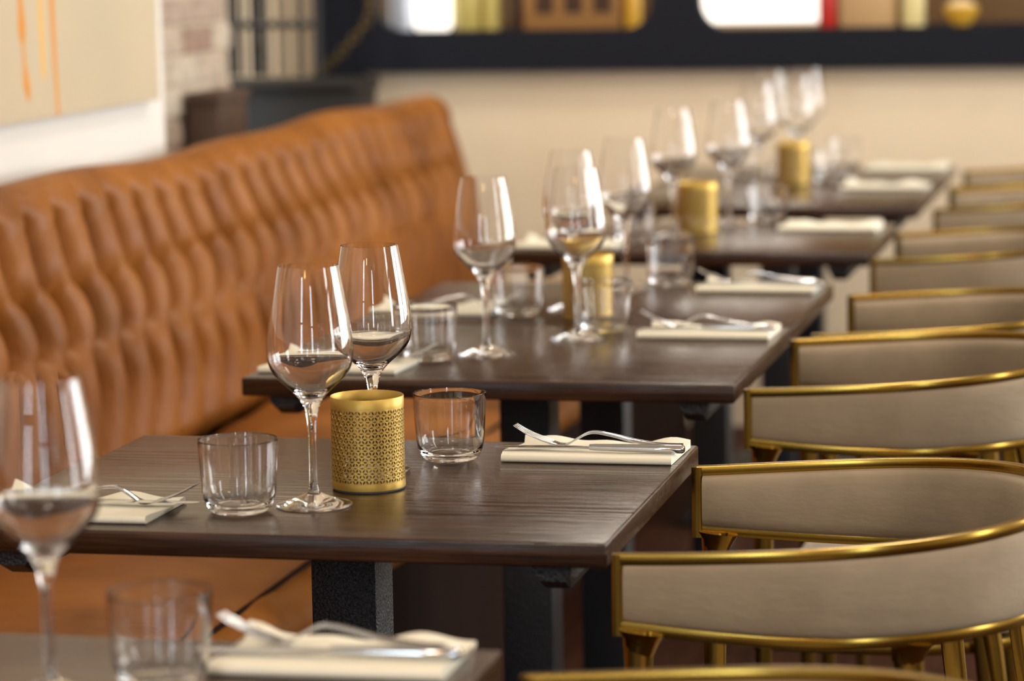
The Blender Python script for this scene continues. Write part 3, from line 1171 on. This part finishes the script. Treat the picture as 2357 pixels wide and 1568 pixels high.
def bottle(px0, px1, h, material, label, y=BY, neck=True, cat='bottle'):
    x0, x1 = lx(px0), lx(px1)
    r = (x1 - x0) / 2
    prof_ = [(0, 0), (r * 0.94, 0), (r, 0.006), (r, h * 0.62), (r * 0.8, h * 0.72), (r * 0.34, h * 0.80), (r * 0.30, h * 0.97), (r * 0.36, h * 0.975), (r * 0.36, h), (0, h)] if neck else \
        [(0, 0), (r * 0.8, 0), (r, 0.02), (r, h * 0.92), (r * 0.9, h), (0, h)]
    o = link('bottle' if cat == 'bottle' else cat.replace(' ', '_'), lathe('bottle', prof_, 28, 40), material, None, ((x0 + x1) / 2, y, LZ + 0.0005))
    return tag(o, label, cat)


bottle(898, 950, 0.30, 'pale_blue', 'pale blue-white bottle at the left end of the left opening')
o = bottle(955, 1046, 0.22, 'lamp_glow', 'glowing white lamp shade in the left opening', neck=False, cat='lamp')
bottle(1052, 1118, 0.30, 'olive_yellow', 'yellow-green bottle right of the glowing lamp')
bottle(1122, 1162, 0.30, 'olive_yellow', 'narrower yellow-green bottle left of the brown bottle')
bottle(1190, 1212, 0.26, 'brown_bottle', 'slim dark brown bottle left of the wooden crate')
cr = empty('wooden_crate', (lx(1335), BY + 0.05, LZ + 0.0005))
w = lx(1450) - lx(1225)
box('body', (-w / 2, -0.09, 0), (w / 2, 0.09, 0.24), 'crate_wood', cr, 0.004)
for k in range(3):
    cx = -w / 2 + w * (0.22 + 0.30 * k)
    box('slot', (cx - 0.026, -0.0925, 0.05), (cx + 0.026, -0.088, 0.22), 'slot_dark', cr)
tag(cr, 'brown wooden crate with dark slots in the left opening', 'crate')
bottle(1450, 1492, 0.30, 'amber', 'bright amber bottle at the right end of the left opening')
lp = empty('light_box', (lx(1765), BY + 0.12, LZ + 0.0005))
w = lx(1893) - lx(1600)
box('diffuser', (-w / 2, -0.03, 0.012), (w / 2, 0.02, 0.42), 'lamp_glow', lp, 0.01)
box('casing', (-w / 2 - 0.006, 0.0202, 0.0), (w / 2 + 0.006, 0.05, 0.43), 'beige_card', lp)
tag(lp, 'glowing white light panel in the right opening', 'light panel')
bottle(1897, 1938, 0.28, 'red_gloss', 'red bottle beside the glowing light panel')
cb = empty('beige_box', (lx(2008), BY + 0.04, LZ + 0.0005))
w = lx(2070) - lx(1946)
box('body', (-w / 2, -0.05, 0), (w / 2, 0.05, 0.22), 'beige_card', cb, 0.003)
box('lid', (-w / 2 - 0.003, -0.053, 0.2202), (w / 2 + 0.003, 0.053, 0.25), 'cream_cloth', cb, 0.003)
tag(cb, 'beige carton right of the red bottle', 'box')
bottle(2084, 2136, 0.30, 'pale_yellow', 'pale yellow bottle right of the beige carton')
bw_ = empty('gold_bowl', (lx(2216), BY, LZ + 0.0005))
link('bowl', lathe('bowl', [(0, 0), (0.022, 0), (0.026, 0.006), (0.044, 0.03), (0.050, 0.055), (0.047, 0.055), (0.040, 0.03), (0, 0.012)], 32, 40), 'amber', bw_)
link('contents', lathe('contents', [(0, 0.02), (0.034, 0.03), (0.044, 0.05), (0.03, 0.066), (0, 0.072)], 24, 40), 'cream_cloth', bw_)
tag(bw_, 'golden bowl with cream contents at the upper right', 'bowl')

# ------------------------------------------------------------------ iron gate, cabinet, chain in the alcove
gt = empty('iron_gate', (-2.46, 7.95, 0))
bm = bmesh.new()
link('gate_post', tube('gate_post', [(-0.122, 0, 0.99), (-0.122, 0, 2.0)], 0.011, 10), 'black_iron', gt)
link('gate_post', tube('gate_post', [(0.128, 0, 0.99), (0.128, 0, 2.0)], 0.012, 10), 'black_iron', gt)
for zz in (1.131, 1.45, 1.8):
    link('gate_rail', tube('gate_rail', [(-0.122, 0, zz), (0.128, 0, zz)], 0.0115, 10), 'black_iron', gt)
for px, rr_ in ((545, .007), (560, .006), (583, .011), (598, .009), (613, .007), (640, .004), (658, .005), (688, .009)):
    xx = -2.581 + (px - 530) * (0.255 / 205) + 2.46
    link('gate_bar', tube('gate_bar', [(xx, 0, 0.99), (xx, 0, 2.0)], rr_, 8), 'black_iron', gt)
link('lock', lathe('lock', [(0, -0.018), (0.012, -0.014), (0.018, 0), (0.012, 0.014), (0, 0.018)], 16), 'black_iron', gt, (-0.042, -0.012, 1.079))
tag(gt, 'black iron barred gate beyond the brick wall', 'gate')
cbn = empty('black_cabinet', (-2.39, 7.86, 0))
box('body', (-0.205, -0.12, 0.0), (0.215, 0.12, 0.955), 'black_iron', cbn, 0.004)
box('top', (-0.212, -0.13, 0.9555), (0.222, 0.13, 0.985), 'black_iron', cbn, 0.004)
tag(cbn, 'low black cabinet under the iron gate, behind the sofa end', 'cabinet')
sb = empty('wooden_stand', (-2.29, 6.93, 0))
box('body', (-0.042, -0.10, 0.0), (0.036, 0.12, 0.975), 'sideboard_wood', sb, 0.003)
box('top', (-0.044, -0.11, 0.9755), (0.042, 0.13, 1.0), 'sideboard_wood', sb, 0.003)
tag(sb, 'dark brown wooden stand against the brick wall behind the sofa', 'stand')
ch = empty('gold_chain', (-2.3, 8.0, 1.1))
link_v, link_f = tube_data([(0.011 * math.cos(a), 0.0, 0.017 * math.sin(a)) for a in [2 * math.pi * k / 14 for k in range(15)]], 0.0026, 6, up=Vector((0, 1, 0)))
LINK = mesh('chain_link', link_v, link_f, True)
LINK.materials.append(MAT['dull_brass'])


def chain_run(p0, p1, n):
    for k in range(n):
        t = (k + 0.5) / n
        d = Vector(p1) - Vector(p0)
        sag = -0.012 * math.sin(math.pi * t)
        o = bpy.data.objects.new('chain_link', LINK)
        C.objects.link(o)
        o.parent = ch
        o.location = Vector(p0) + d * t + Vector((0, 0, sag))
        ang = math.atan2(d.x, d.z)
        o.rotation_euler = (0, ang, 0)
        if k % 2:
            o.rotation_euler = (Matrix.Rotation(ang, 3, 'Y') @ Matrix.Rotation(math.pi / 2, 3, 'Z')).to_euler()


chain_run((-0.055, 0, -0.115), (0.105, 0, 0.045), 9)
chain_run((0.107, 0, 0.05), (0.112, 0, 0.33), 11)
tag(ch, 'gold chain slung across the dark post left of the openings', 'chain')
